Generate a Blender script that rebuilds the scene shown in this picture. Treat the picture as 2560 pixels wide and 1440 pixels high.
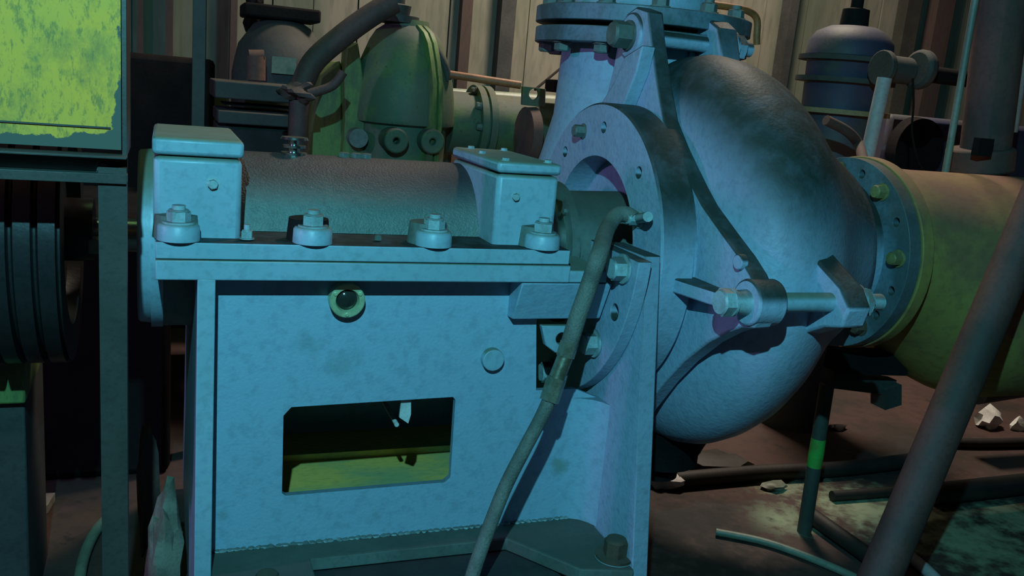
import bpy, bmesh, math, random
from mathutils import Vector, Matrix, noise
random.seed(7)
scene = bpy.context.scene
COL = scene.collection
PI = math.pi
for o in list(bpy.data.objects): bpy.data.objects.remove(o)

# ------------------------------------------------------------------ camera
FPX = 2250.0
yaw, pitch, roll = map(math.radians, (21.8, 12.5, 5.2))
CAM = Vector((0, 0, 1.0))
fwd = Vector((math.sin(yaw)*math.cos(pitch), math.cos(yaw)*math.cos(pitch), -math.sin(pitch)))
rt0 = Vector((math.cos(yaw), -math.sin(yaw), 0))
up0 = rt0.cross(fwd)
RT = rt0*math.cos(roll)+up0*math.sin(roll)
UP = -rt0*math.sin(roll)+up0*math.cos(roll)
cd = bpy.data.cameras.new('camera'); cam = bpy.data.objects.new('camera', cd); COL.objects.link(cam)
cd.sensor_width = 36; cd.lens = 36*FPX/2560; cd.clip_start = .02; cd.clip_end = 100
cam.matrix_world = Matrix((RT, UP, -fwd)).transposed().to_4x4(); cam.location = CAM
scene.camera = cam

# ------------------------------------------------------------------ world, lights, exposure
w = bpy.data.worlds.new('world'); scene.world = w; w.use_nodes = True
bg = w.node_tree.nodes['Background']; bg.inputs[0].default_value = (.62, .50, .80, 1); bg.inputs[1].default_value = .014
def light(name, kind, loc, power, color, size=.1, target=None, spread=None):
    d = bpy.data.lights.new(name, kind); d.energy = power; d.color = color
    if kind == 'AREA':
        d.size = size
        if spread: d.spread = spread
    else: d.shadow_soft_size = size
    o = bpy.data.objects.new(name, d); o.location = loc; COL.objects.link(o)
    if target is not None:
        o.rotation_euler = (Vector(target)-Vector(loc)).to_track_quat('-Z', 'Y').to_euler()
    return o
light('hand_torch', 'POINT', (-.12, -.04, 1.62), 100.0, (.19, .80, 1.0), .012)
light('side_lamp', 'POINT', (-2.0, 1.2, 1.62), 46.0, (.60, .42, 1.0), .05)
light('hall_lamp', 'AREA', (2.0, 3.1, 3.5), 75.0, (1.0, .84, .68), .5, (2.0, 3.7, 0), 2.3)
light('green_fill', 'AREA', (-.4, 2.2, 2.6), 3.0, (.55, 1.0, .40), .3, (.8, 2.8, .8))  # unseen green fill, added to bring out the lime paint behind
scene.view_settings.view_transform = 'Standard'; scene.view_settings.look = 'None'
scene.view_settings.exposure = 0; scene.view_settings.gamma = 1

# ------------------------------------------------------------------ pixel rays -> points
def ray(x, y): return fwd + RT*((x-1280)/FPX) - UP*((y-720)/FPX)
def PY(x, y, Y): d = ray(x, y); return CAM + d*((Y-CAM.y)/d.y)
def PX(x, y, X): d = ray(x, y); return CAM + d*((X-CAM.x)/d.x)
def PZ(x, y, Z): d = ray(x, y); return CAM + d*((Z-CAM.z)/d.z)

# ------------------------------------------------------------------ materials
def mat(name, col, col2=None, nscale=6, thr=(.4, .65), rough=.6, metal=0, dust=0, dustcol=(.055, .06, .045), bump=.15, bscale=60, spots=0, spotcol=(.03,.03,.025), stretch=(1,1,1), dz=(.25, .8), spec=.5, stains=()):
    m = bpy.data.materials.new(name); m.use_nodes = True
    nt = m.node_tree; N = nt.nodes; L = nt.links
    b = N['Principled BSDF']; b.inputs['Roughness'].default_value = rough; b.inputs['Metallic'].default_value = metal
    b.inputs['Specular IOR Level'].default_value = spec
    geo = N.new('ShaderNodeNewGeometry'); mp = N.new('ShaderNodeMapping'); mp.inputs['Scale'].default_value = stretch
    L.new(geo.outputs['Position'], mp.inputs[0])
    def nz(scale, det=5, ro=.6):
        n = N.new('ShaderNodeTexNoise'); n.inputs['Scale'].default_value = scale; n.inputs['Detail'].default_value = det; n.inputs['Roughness'].default_value = ro
        L.new(mp.outputs[0], n.inputs['Vector']); return n.outputs['Fac']
    def rng(s, a, c, lo=0, hi=1):
        r = N.new('ShaderNodeMapRange'); r.interpolation_type = 'SMOOTHSTEP'
        r.inputs['From Min'].default_value = a; r.inputs['From Max'].default_value = c; r.inputs['To Min'].default_value = lo; r.inputs['To Max'].default_value = hi
        L.new(s, r.inputs['Value']); return r.outputs['Result']
    def mix(f, a, c):
        x = N.new('ShaderNodeMix'); x.data_type = 'RGBA'
        L.new(f, x.inputs[0])
        for s, v in ((6, a), (7, c)):
            if isinstance(v, tuple): x.inputs[s].default_value = (*v, 1)
            else: L.new(v, x.inputs[s])
        return x.outputs[2]
    col2 = col2 or tuple(c*.72 for c in col)
    out = mix(rng(nz(nscale), *thr), col, col2)
    out = mix(rng(nz(nscale*14, 3), .45, .7, 0, .35), out, tuple(c*.6 for c in col2))
    if spots:
        out = mix(rng(nz(nscale*4, 6, .7), .72-spots, .75-spots+.02), out, spotcol)
    for (c, rad, sc_) in stains:
        vm = N.new('ShaderNodeVectorMath'); vm.operation = 'DISTANCE'; L.new(geo.outputs['Position'], vm.inputs[0]); vm.inputs[1].default_value = c
        ad = N.new('ShaderNodeMath'); ad.operation = 'MULTIPLY_ADD'; L.new(nz(22, 4), ad.inputs[0]); ad.inputs[1].default_value = -rad*1.6; L.new(vm.outputs['Value'], ad.inputs[2])
        out = mix(rng(ad.outputs[0], -rad*.1, -rad*.8, 0, .9 if rad > .1 else .55), out, sc_)
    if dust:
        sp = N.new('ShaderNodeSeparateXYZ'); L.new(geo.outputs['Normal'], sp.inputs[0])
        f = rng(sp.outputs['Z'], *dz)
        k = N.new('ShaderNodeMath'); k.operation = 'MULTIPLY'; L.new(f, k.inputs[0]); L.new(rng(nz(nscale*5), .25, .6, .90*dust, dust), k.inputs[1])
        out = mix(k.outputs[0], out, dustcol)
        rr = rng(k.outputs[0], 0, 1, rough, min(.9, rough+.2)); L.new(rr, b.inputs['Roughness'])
    L.new(out, b.inputs['Base Color'])
    if bump:
        bp = N.new('ShaderNodeBump'); bp.inputs['Strength'].default_value = bump; bp.inputs['Distance'].default_value = .004
        L.new(nz(bscale, 4), bp.inputs['Height']); L.new(bp.outputs[0], b.inputs['Normal'])
    return m
M = {}
M['blue'] = mat('blue_grey_paint', (.34, .48, .57), (.29, .43, .50), 5, rough=.42, dust=.9, dustcol=(.13, .155, .09), spots=.03, spotcol=(.12, .15, .12))
M['blue_clean'] = mat('blue_grey_paint_clean', (.335, .475, .60), (.325, .465, .585), 4, rough=.5, dust=.6, bump=.25, bscale=160, stains=((tuple(PY(775, 862, 1.4)), .045, (.16, .24, .26)), (tuple(PY(860, 905, 1.4)), .05, (.22, .33, .36)), (tuple(PY(1395, 1165, 1.4)), .035, (.16, .24, .12)), (tuple(PY(560, 1290, 1.4)), .02, (.2, .28, .3)), (tuple(PY(940, 1290, 1.4)), .025, (.2, .28, .3))))
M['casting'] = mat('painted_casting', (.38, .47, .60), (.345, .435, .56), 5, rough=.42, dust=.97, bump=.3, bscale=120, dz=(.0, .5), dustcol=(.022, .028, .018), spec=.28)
M['housing'] = mat('dusty_housing', (.17, .22, .20), (.13, .17, .15), 5, rough=.34, dust=.95, bump=.5, bscale=260, dustcol=(.028, .020, .026), dz=(.42, .88))
M['ledge'] = mat('ledge_paint', (.34, .48, .57), (.29, .43, .50), 5, rough=.5, dust=1.0, dustcol=(.016, .015, .013), dz=(.5, .9), spec=.3)
M['dirtyblue'] = mat('grimy_blue_paint', (.15, .22, .27), (.09, .12, .13), 9, (.4, .6), rough=.5, dust=.9)
M['dusty'] = mat('dusty_paint', (.16, .20, .18), (.11, .13, .11), 7, rough=.6, dust=.8)
M['bolt'] = mat('painted_bolt', (.40, .52, .55), (.28, .36, .36), 20, rough=.4, dust=.8)
M['rustbolt'] = mat('rusty_bolt', (.12, .075, .045), (.07, .045, .03), 20, rough=.8, dust=.5)
M['brassbolt'] = mat('yellowed_bolt', (.30, .26, .10), (.16, .14, .05), 20, rough=.6, dust=.6)
M['steel'] = mat('polished_steel', (.45, .50, .45), (.35, .40, .36), 10, rough=.25, metal=1, bump=0)
M['pulley'] = mat('dull_pulley_iron', (.05, .045, .045), (.035, .033, .033), 10, rough=.35, metal=.5, bump=.1)
M['guardframe'] = mat('guard_frame_paint', (.075, .062, .052), (.055, .048, .04), 8, rough=.5, dust=.6)
M['dark'] = mat('dark_grime_shade', (.014, .011, .011), (.008, .007, .007), 6, rough=.9, spec=.15)  # near-black; also stands in for shade in the void and bolt recess
M['glass'] = mat('oil_glass', (.03, .035, .03), None, 6, rough=.12, bump=0)
M['brass'] = mat('pale_brass', (.62, .72, .42), (.45, .55, .30), 12, rough=.4, metal=.4, bump=0)
M['hose'] = mat('hose_rubber', (.20, .20, .17), (.13, .13, .11), 20, rough=.6, bump=.6, bscale=300, dust=.3)
M['fitting'] = mat('hose_fitting_metal', (.34, .33, .24), (.2, .18, .12), 25, rough=.35, metal=.7)
M['tray'] = mat('mossy_yellow_paint', (.95, .58, .13), (.45, .46, .20), 10, rough=.7, stretch=(.4, 1, 1))
M['green'] = mat('old_green_paint', (.085, .115, .075), (.11, .16, .06), 7, (.45, .62), rough=.6, spots=.10, spotcol=(.07, .06, .05), dust=.7, dustcol=(.085, .085, .075))
M['lime'] = mat('lime_green_paint', (.15, .22, .055), (.09, .13, .05), 14, (.4, .6), rough=.6, spots=.06, spotcol=(.06, .06, .04), stretch=(1.5, 1.5, .5))
M['darkpipe'] = mat('dark_rusty_pipe', (.105, .045, .036), (.055, .032, .026), 8, rough=.7, dust=.4)
M['rust'] = mat('rust_iron', (.13, .060, .045), (.075, .045, .04), 6, rough=.8, dust=.3)
M['brown'] = mat('brown_pipe', (.36, .13, .04), (.2, .07, .025), 12, rough=.5)
M['olive'] = mat('olive_pipe_paint', (.34, .24, .06), (.24, .13, .06), 3.5, (.42, .6), rough=.7, dust=.5, dustcol=(.20, .09, .07))
M['pale'] = mat('pale_pipe', (.45, .42, .42), (.35, .33, .33), 8, rough=.6, spots=.04)
M['palegreen'] = mat('pale_green_pipe', (.20, .23, .17), (.13, .16, .12), 6, rough=.5)
M['machine'] = mat('grey_machine', (.055, .055, .05), (.035, .036, .033), 7, rough=.7, dust=.6, dustcol=(.06, .055, .045))
M['violet'] = mat('dull_blue_tank', (.045, .042, .085), (.06, .065, .06), 6, rough=.6, dust=.3)
M['wood'] = mat('ochre_plank', (.30, .22, .11), (.2, .14, .08), 12, rough=.8)
M['paper'] = mat('white_scrap', (.75, .75, .72), (.6, .6, .58), 30, rough=.8, bump=.4)
M['scrap'] = mat('dirty_scrap', (.28, .27, .20), (.15, .14, .10), 14, rough=.9)
M['plinth'] = mat('dark_plinth', (.03, .032, .03), (.02, .02, .02), 8, rough=.9)
M['post'] = mat('wall_post', (.075, .045, .038), (.05, .035, .03), 5, rough=.8, stretch=(1, 1, .3))
M['greypost'] = mat('grey_green_post', (.05, .048, .036), (.035, .034, .026), 5, rough=.7)
M['slab'] = mat('pale_concrete', (.20, .20, .13), (.12, .11, .085), 6, (.4, .62), rough=.8, spots=.04)
M['channel'] = mat('drain_grime', (.022, .018, .015), (.012, .012, .01), 6, rough=.6)

def wall_mat():
    m = mat('weathered_wall_sheets', (.25, .225, .17), (.13, .145, .10), 2.2, (.38, .62), rough=.85, spots=.03, spotcol=(.10, .06, .04), stretch=(1.2, 1.2, .22), bscale=20)
    return m
M['wall'] = wall_mat()
def floor_mat():
    m = mat('oily_concrete', (.072, .040, .034), (.036, .028, .024), 1.6, (.45, .62), rough=.7, spots=.10, spotcol=(.03, .022, .018), bump=.6, bscale=30, spec=.35,
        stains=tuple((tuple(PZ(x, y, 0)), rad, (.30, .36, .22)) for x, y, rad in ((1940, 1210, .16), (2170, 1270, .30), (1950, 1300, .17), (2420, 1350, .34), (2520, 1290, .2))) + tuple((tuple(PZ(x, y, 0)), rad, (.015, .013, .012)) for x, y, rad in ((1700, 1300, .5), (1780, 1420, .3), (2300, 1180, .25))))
    return m
M['floor'] = floor_mat()
def yellow_mat():
    m = bpy.data.materials.new('peeling_yellow_paint'); m.use_nodes = True
    nt = m.node_tree; N = nt.nodes; L = nt.links; b = N['Principled BSDF']; b.inputs['Roughness'].default_value = .75; b.inputs['Specular IOR Level'].default_value = .2
    g = N.new('ShaderNodeNewGeometry'); sp = N.new('ShaderNodeSeparateXYZ'); L.new(g.outputs['Position'], sp.inputs[0])
    def nz(s, d=6, r=.65, st=(1,1,1)):
        mp = N.new('ShaderNodeMapping'); mp.inputs['Scale'].default_value = st; L.new(g.outputs['Position'], mp.inputs[0])
        n = N.new('ShaderNodeTexNoise'); n.inputs['Scale'].default_value = s; n.inputs['Detail'].default_value = d; n.inputs['Roughness'].default_value = r; L.new(mp.outputs[0], n.inputs['Vector']); return n.outputs['Fac']
    def rng(s, a, c, lo=0, hi=1):
        r = N.new('ShaderNodeMapRange'); r.inputs['From Min'].default_value = a; r.inputs['From Max'].default_value = c; r.inputs['To Min'].default_value = lo; r.inputs['To Max'].default_value = hi
        L.new(s, r.inputs['Value']); return r.outputs['Result']
    def mth(op, a, c):
        x = N.new('ShaderNodeMath'); x.operation = op
        for i, v in enumerate((a, c)):
            if isinstance(v, (int, float)): x.inputs[i].default_value = v
            else: L.new(v, x.inputs[i])
        return x.outputs[0]
    def mix(f, a, c):
        x = N.new('ShaderNodeMix'); x.data_type = 'RGBA'; L.new(f, x.inputs[0])
        for s, v in ((6, a), (7, c)):
            if isinstance(v, tuple): x.inputs[s].default_value = (*v, 1)
            else: L.new(v, x.inputs[s])
        return x.outputs[2]
    yel = mix(rng(nz(9), .4, .62), (.95, .44, .06), (.80, .42, .07))
    yel = mix(rng(nz(13, 6, .75, (1.4, 1, .8)), .50, .66, 0, .75), yel, (.30, .22, .07))
    yel = mix(rng(nz(70, 5, .8, (1.6, 1, .6)), .52, .62, 0, .75), yel, (.24, .20, .07))
    yel = mix(rng(nz(24, 5, .8), .60, .68, 0, .7), yel, (.26, .23, .08))
    n1 = nz(16)
    ex = rng(sp.outputs['X'], -.074, -.046)          # worn right edge
    ez = rng(sp.outputs['Z'], .905, .885)            # worn bottom
    zz = rng(sp.outputs['Z'], .90, 1.05, .9, .3)     # wear grows downwards
    k = mth('ADD', mth('ADD', mth('MULTIPLY', mth('MULTIPLY', ex, ex), zz), mth('MULTIPLY', ez, .9)), mth('MULTIPLY', mth('SUBTRACT', n1, .5), 2.2))
    bare = rng(k, .42, .50)
    L.new(mix(bare, yel, (.12, .115, .09)), b.inputs['Base Color'])
    return m
M['yellow'] = yellow_mat()

# ------------------------------------------------------------------ mesh helpers
class MB:
    def __init__(s): s.bm = bmesh.new()
    def box(s, x0, x1, y0, y1, z0, z1):
        vs = [s.bm.verts.new((x, y, z)) for x in (x0, x1) for y in (y0, y1) for z in (z0, z1)]
        for f in ((0,1,3,2),(4,6,7,5),(0,4,5,1),(2,3,7,6),(0,2,6,4),(1,5,7,3)): s.bm.faces.new([vs[i] for i in f])
        return s
    def prism(s, axis, pts, a0, a1):
        def mk(p, a): return {'X': (a, p[0], p[1]), 'Y': (p[0], a, p[1]), 'Z': (p[0], p[1], a)}[axis]
        A = [s.bm.verts.new(mk(p, a0)) for p in pts]; B = [s.bm.verts.new(mk(p, a1)) for p in pts]
        n = len(pts)
        s.bm.faces.new(A); s.bm.faces.new(B[::-1])
        for i in range(n): s.bm.faces.new((A[i], B[i], B[(i+1) % n], A[(i+1) % n]))
        return s
    def lathe(s, prof, axis='X', c=(0, 0, 0), n=64, a0=0, a1=2*PI, close=False, off=None):
        """prof: (distance along axis, radius); c = axis point"""
        rings = []; full = abs(a1-a0-2*PI) < 1e-6; k = n if full else n+1
        for q, (t, r) in enumerate(prof):
            ring = []
            for i in range(k):
                a = a0+(a1-a0)*i/n; u, v = r*math.cos(a), r*math.sin(a)
                ou, ov = (off[q] if off else (0, 0))
                if axis == 'X': p = (c[0]+t, c[1]+u+ou, c[2]+v+ov)
                elif axis == 'Y': p = (c[0]+u+ou, c[1]+t, c[2]+v+ov)
                else: p = (c[0]+u+ou, c[1]+v+ov, c[2]+t)
                ring.append(s.bm.verts.new(p))
            rings.append(ring)
        m = len(rings)
        for j in range(m if close else m-1):
            A, B = rings[j], rings[(j+1) % m]
            for i in range(k if full else k-1):
                s.bm.faces.new((A[i], A[(i+1) % k], B[(i+1) % k], B[i]))
        if not close:
            if prof[0][1] > 1e-5 and full: s.bm.faces.new(rings[0][::-1])
            if prof[-1][1] > 1e-5 and full: s.bm.faces.new(rings[-1])
        return s
    def cyl(s, p0, p1, r0, r1=None, n=24):
        p0, p1 = Vector(p0), Vector(p1); r1 = r0 if r1 is None else r1
        d = (p1-p0).normalized(); q = Vector((0, 0, 1)).rotation_difference(d)
        A, B = [], []
        for i in range(n):
            a = 2*PI*i/n; v = q @ Vector((math.cos(a), math.sin(a), 0))
            A.append(s.bm.verts.new(p0+v*r0)); B.append(s.bm.verts.new(p1+v*r1))
        s.bm.faces.new(A[::-1]); s.bm.faces.new(B)
        for i in range(n): s.bm.faces.new((A[i], A[(i+1) % n], B[(i+1) % n], B[i]))
        return s
    def tube(s, pts, r, n=16, smooth=True):
        pts = [Vector(p) for p in pts]
        if smooth and len(pts) > 2:
            o = []
            for i in range(len(pts)-1):
                p0 = pts[max(i-1, 0)]; p1 = pts[i]; p2 = pts[i+1]; p3 = pts[min(i+2, len(pts)-1)]
                for k in range(8):
                    t = k/8
                    o.append(.5*((2*p1)+(p2-p0)*t+(2*p0-5*p1+4*p2-p3)*t*t+(-p0+3*p1-3*p2+p3)*t**3))
            o.append(pts[-1]); src = pts; pts = o
        rr = (lambda i: r) if not isinstance(r, (list, tuple)) else (lambda i: r[0]+(r[1]-r[0])*i/(len(pts)-1))
        prev = None; t0 = (pts[1]-pts[0]).normalized()
        u = t0.orthogonal().normalized()
        rings = []
        for i, p in enumerate(pts):
            t = ((pts[min(i+1, len(pts)-1)]-pts[max(i-1, 0)])).normalized()
            u = (u-t*u.dot(t)).normalized(); v = t.cross(u)
            rings.append([s.bm.verts.new(p+(u*math.cos(2*PI*k/n)+v*math.sin(2*PI*k/n))*rr(i)) for k in range(n)])
        for A, B in zip(rings, rings[1:]):
            for k in range(n): s.bm.faces.new((A[k], A[(k+1) % n], B[(k+1) % n], B[k]))
        s.bm.faces.new(rings[0][::-1]); s.bm.faces.new(rings[-1])
        return s
    def beam(s, p0, p1, w, h, up=(0, 0, 1)):
        p0, p1 = Vector(p0), Vector(p1); d = (p1-p0).normalized(); a = d.cross(Vector(up)).normalized(); b = a.cross(d)
        A = [s.bm.verts.new(p0+a*w*i/2+b*h*j/2) for i, j in ((-1,-1),(1,-1),(1,1),(-1,1))]
        B = [s.bm.verts.new(p1+a*w*i/2+b*h*j/2) for i, j in ((-1,-1),(1,-1),(1,1),(-1,1))]
        s.bm.faces.new(A[::-1]); s.bm.faces.new(B)
        for i in range(4): s.bm.faces.new((A[i], A[(i+1) % 4], B[(i+1) % 4], B[i]))
        return s
    def blob(s, c, r, seed=0, amp=.3, sub=3, sc=(1, 1, 1)):
        g = bmesh.new(); bmesh.ops.create_icosphere(g, subdivisions=sub, radius=1)
        mp = {}
        for v in g.verts:
            k = 1+amp*noise.noise(v.co*1.7+Vector((seed*3.1, seed, 0)))*2
            mp[v] = s.bm.verts.new(Vector(c)+Vector((v.co.x*sc[0], v.co.y*sc[1], v.co.z*sc[2]))*r*k)
        for f in g.faces: s.bm.faces.new([mp[v] for v in f.verts])
        g.free(); return s
    def mesh(s, name, off=(0, 0, 0), ang=35):
        bmesh.ops.recalc_face_normals(s.bm, faces=s.bm.faces)
        if Vector(off).length: bmesh.ops.translate(s.bm, verts=s.bm.verts, vec=-Vector(off))
        me = bpy.data.meshes.new(name); s.bm.to_mesh(me); s.bm.free()
        me.polygons.foreach_set('use_smooth', [True]*len(me.polygons)); me.set_sharp_from_angle(angle=math.radians(ang))
        return me

ORI = {}
def tag(o, label, cat, group=None, kind=None):
    if label: o['label'] = label
    if cat: o['category'] = cat
    if group: o['group'] = group
    if kind: o['kind'] = kind
    return o
def thing(name, label, cat, loc=(0, 0, 0), group=None):
    o = bpy.data.objects.new(name, None); o.empty_display_size = .05; COL.objects.link(o); o.location = loc
    ORI[o] = Vector(loc); return tag(o, label, cat, group)
def part(name, mb, m, parent=None, label=None, bevel=0, loc=None, cuts=None):
    """world-space MB -> mesh object under parent (keeps the thing's origin)"""
    base = ORI.get(parent, Vector((0, 0, 0))) if parent else Vector(loc or (0, 0, 0))
    me = mb.mesh(name, base) if isinstance(mb, MB) else mb
    if cuts:
        tmp = bpy.data.objects.new('tmp', me); COL.objects.link(tmp)
        c = bpy.data.objects.new('cut', cuts.mesh('cut', base)); COL.objects.link(c)
        mo = tmp.modifiers.new('b', 'BOOLEAN'); mo.operation = 'DIFFERENCE'; mo.solver = 'EXACT'; mo.object = c
        bpy.context.view_layer.update(); dg = bpy.context.evaluated_depsgraph_get()
        me2 = bpy.data.meshes.new_from_object(tmp.evaluated_get(dg)); bpy.data.objects.remove(tmp); bpy.data.objects.remove(c)
        me = me2; me.name = name; me.set_sharp_from_angle(angle=math.radians(35))
    me.materials.clear(); me.materials.append(m)
    o = bpy.data.objects.new(name, me); COL.objects.link(o)
    if parent: o.parent = parent
    else: o.location = base
    ORI[o] = base
    if label: o['label'] = label
    if bevel:
        bv = o.modifiers.new('bevel', 'BEVEL'); bv.width = bevel; bv.segments = 2; bv.limit_method = 'ANGLE'; bv.angle_limit = math.radians(40); bv.harden_normals = False
    return o
def single(name, mb, m, label, cat, group=None, loc=(0, 0, 0), bevel=0, cuts=None):
    return tag(part(name, mb, m, None, None, bevel, loc, cuts), label, cat, group)
def struct(name, mb, m, label=None):
    return tag(part(name, mb, m), label, None, None, 'structure')
BM_CACHE = {}
def bolt(name, parent, p, d, r, h, m='bolt', washer=1.35, stud=0, rot=.3, label=None):
    """hex head bolt: washer + chamfered hexagon (+ stud); seat at p, pointing along d"""
    key = (round(r, 4), round(h, 4), m, washer, stud)
    if key not in BM_CACHE:
        b = MB(); wt = r*.18 if washer else 0
        if washer: b.cyl((0, 0, 0), (0, 0, wt), r*washer, n=24)
        b.cyl((0, 0, wt), (0, 0, wt+h*.85), r, n=6); b.cyl((0, 0, wt+h*.85), (0, 0, wt+h), r*.92, r*.8, n=24)
        if stud: b.cyl((0, 0, wt+h), (0, 0, wt+h+stud), r*.55, n=16)
        me = b.mesh('bolt'); me.materials.append(M[m]); BM_CACHE[key] = me
    o = bpy.data.objects.new(name, BM_CACHE[key]); COL.objects.link(o)
    o.rotation_mode = 'QUATERNION'
    from mathutils import Quaternion
    o.rotation_quaternion = Vector((0, 0, 1)).rotation_difference(Vector(d)) @ Quaternion((0, 0, 1), rot)
    base = ORI.get(parent, Vector((0, 0, 0))); o.location = Vector(p)-base
    if parent: o.parent = parent
    if label: o['label'] = label
    return o

AY, AZ = 1.6, .705            # shaft axis
def ax(x, r, a):              # point at angle a (deg, 0 = towards camera, 90 = up) round the shaft
    a = math.radians(a); return Vector((x, AY-r*math.cos(a), AZ+r*math.sin(a)))
C0 = (0, AY, AZ)

# ================================================================== SETTING
FZ = 0.0
fl = MB().box(-3, 9, -1.5, 6.2, -.12, FZ)
struct('floor', fl, M['floor'])
# back wall of vertical sheets
wb = MB(); x = -2.2; i = 0
WY = 4.3
while x < 8.5:
    wd = random.uniform(.16, .30); off = random.uniform(-.012, .012)
    wb.box(x, x+wd-.006, WY+off, WY+.06, 0, 3.6); x += wd; i += 1
wb.box(-2.2, 8.5, WY+.05, WY+.1, 0, 3.6)
struct('wall_back', wb, M['wall'])
def post(name, x0, x1, ytop, ybot, Y, d, m, label=None, zlo=None):
    a = PY(x0, ytop, Y); b = PY(x1, ytop, Y)
    zb = PY((x0+x1)/2, ybot, Y).z if zlo is None else zlo
    return struct(name, MB().box(a.x, b.x, Y, Y+d, zb, 3.4), M[m], label)
post('trim_1', 1150, 1176, 100, 400, WY-.07, .05, 'post', None, 0)
post('trim_2', 1248, 1284, 100, 400, WY-.09, .07, 'machine', None, 0)
post('trim_3', 343, 358, 100, 400, WY-.07, .05, 'post', None, 0)
post('trim_4', 414, 432, 100, 400, WY-.07, .05, 'post', None, 0)
post('trim_5', 575, 592, 100, 400, WY-.07, .05, 'post', None, 0)

# ================================================================== PUMP
pump = thing('centrifugal_pump', 'large blue-grey cast iron centrifugal pump on a welded pedestal, filling the middle of the picture', 'pump', (.6, AY, .2))
B = 'blue'
# --- base plate
bp = [(0.074, 1.20), (.228, 1.20), (.228, 1.348), (.572, 1.348), (.66, 1.222), (.750, 1.20), (.750, 1.98), (0.074, 1.98)]
base = part('base_plate', MB().prism('Z', bp, .197, .222), M['dusty'], pump, 'dark dusty base plate', bevel=.003)
ab = PZ(1536, 1390, .224)
part('foot_pad', MB().lathe([(.15, 0), (.15, .034), (.223, .034), (.224, 0)], 'Z', (ab.x, ab.y, 0), 32), M['blue'], base)
bb = bolt('anchor_bolt', base, PZ(1536, 1390, .224), (0, 0, 1), .021, .03, 'rustbolt', 1.6, label='rusty anchor bolt')
bolt('anchor_bolt', base, (.15, 1.26, .222), (0, 0, 1), .019, .03, 'rustbolt', 1.6)
wl = MB()
for k in range(60):
    xx = .085+k*(.745-.085)/60+random.uniform(-.002, .002)
    wl.blob((xx, 1.398, .2225), .0055, k, .35, 1, (1.3, 1, .7))
part('weld_seam', wl, M['bolt'], base)
# --- pedestal
ped = part('pedestal', MB().prism('Y', [(.060, .222), (.745, .222), (.745, .46), (.700, .478), (.624, .478), (.612, .60), (.612, .690), (.060, .690)], 1.4, 1.412),
           M['blue_clean'], pump, cuts=MB().prism('Y', [(x, z) for x, z in
           [(.186, .316), (.192, .311), (.466, .313), (.476, .322), (.474, .466), (.469, .472), (.196, .466), (.184, .452)]], 1.35, 1.46))
part('end_plate', MB().prism('X', [(1.345, .690), (1.325, .222), (1.315, .03), (2.12, .03), (2.02, .35), (1.86, .690)], .048, .073), M['blue'], ped, bevel=.0015)
part('back_panel', MB().box(.06, .745, 1.845, 1.857, .222, .690), M['blue_clean'], ped)
part('end_plate', MB().prism('X', [(1.297, .747), (1.208, .20), (1.192, .10), (1.97, .10), (1.89, .745), (1.77, .745), (1.76, .66), (1.72, .60), (1.66, .56), (1.6, .55), (1.54, .56), (1.48, .60), (1.44, .66), (1.43, .745)], .752, .782), M['casting'], ped, bevel=.002)
# rolled corner between panel and right end plate
rc = MB(); rp = [(.69, 1.4), (.715, 1.398), (.735, 1.388), (.752, 1.365)]
part('corner_fillet', rc.prism('Z', [(.69, 1.4), (.712, 1.397), (.732, 1.387), (.745, 1.372), (.754, 1.35), (.754, 1.41), (.69, 1.41)], .222, .46), M['blue_clean'], ped)
part('drip_tray', MB().box(.075, .745, 1.42, 1.855, .222, .236).box(.075, .745, 1.70, 1.715, .236, .25), M['tray'], ped, 'dirty yellow-green pan inside the pedestal')
# box web under the right end of the bed
part('bracket', MB().prism('X', [(1.345, .687), (1.375, .617), (1.40, .615), (1.45, .687)], .556, .722), M['blue_clean'], ped, bevel=.002)
q = [PY(x, y, 1.395) for x, y in ((1352, 812), (1440, 812), (1440, 870), (1415, 885), (1385, 880), (1362, 862))]
hc = PY(1402, 845, 1.395)
part('lug', MB().prism('Y', [(p.x, p.z) for p in q], 1.39, 1.405), M['blue'], ped, bevel=.002,
     cuts=MB().cyl((hc.x, 1.36, hc.z), (hc.x, 1.44, hc.z), .011))
pc = PY(1228, 895, 1.4)
pb = part('inspection_plug', MB().cyl((pc.x, 1.401, pc.z), (pc.x, 1.386, pc.z), .0195, n=40), M['blue'], ped, bevel=.0015)
part('plug_pin', MB().cyl((pc.x+.002, 1.39, pc.z), (pc.x+.002, 1.376, pc.z-.001), .0045, n=16), M['blue'], pb)  if False else MB()
# --- oil sight glass
sg = PY(866, 748, 1.39)
s1 = part('oil_sight_glass', MB().lathe([(-.0, .028), (-.022, .028), (-.0235, .0265), (-.0235, .019), (-.016, .0165), (0, .0165)], 'Y', (sg.x, 1.402, sg.z), 48), M['brass'], pump, 'pale brass ringed round oil sight glass')
part('glass', MB().lathe([(0, .0165), (-.010, .0165), (-.014, .012), (-.0155, 0.0)], 'Y', (sg.x, 1.396, sg.z), 32), M['glass'], s1, 'dark oily glass')
for a in (-90, 30, 150):
    bolt('screw', s1, (sg.x+.0225*math.cos(math.radians(a)), 1.3785, sg.z+.0225*math.sin(math.radians(a))), (0, -1, 0), .0032, .002, 'brass', 0)
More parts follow.
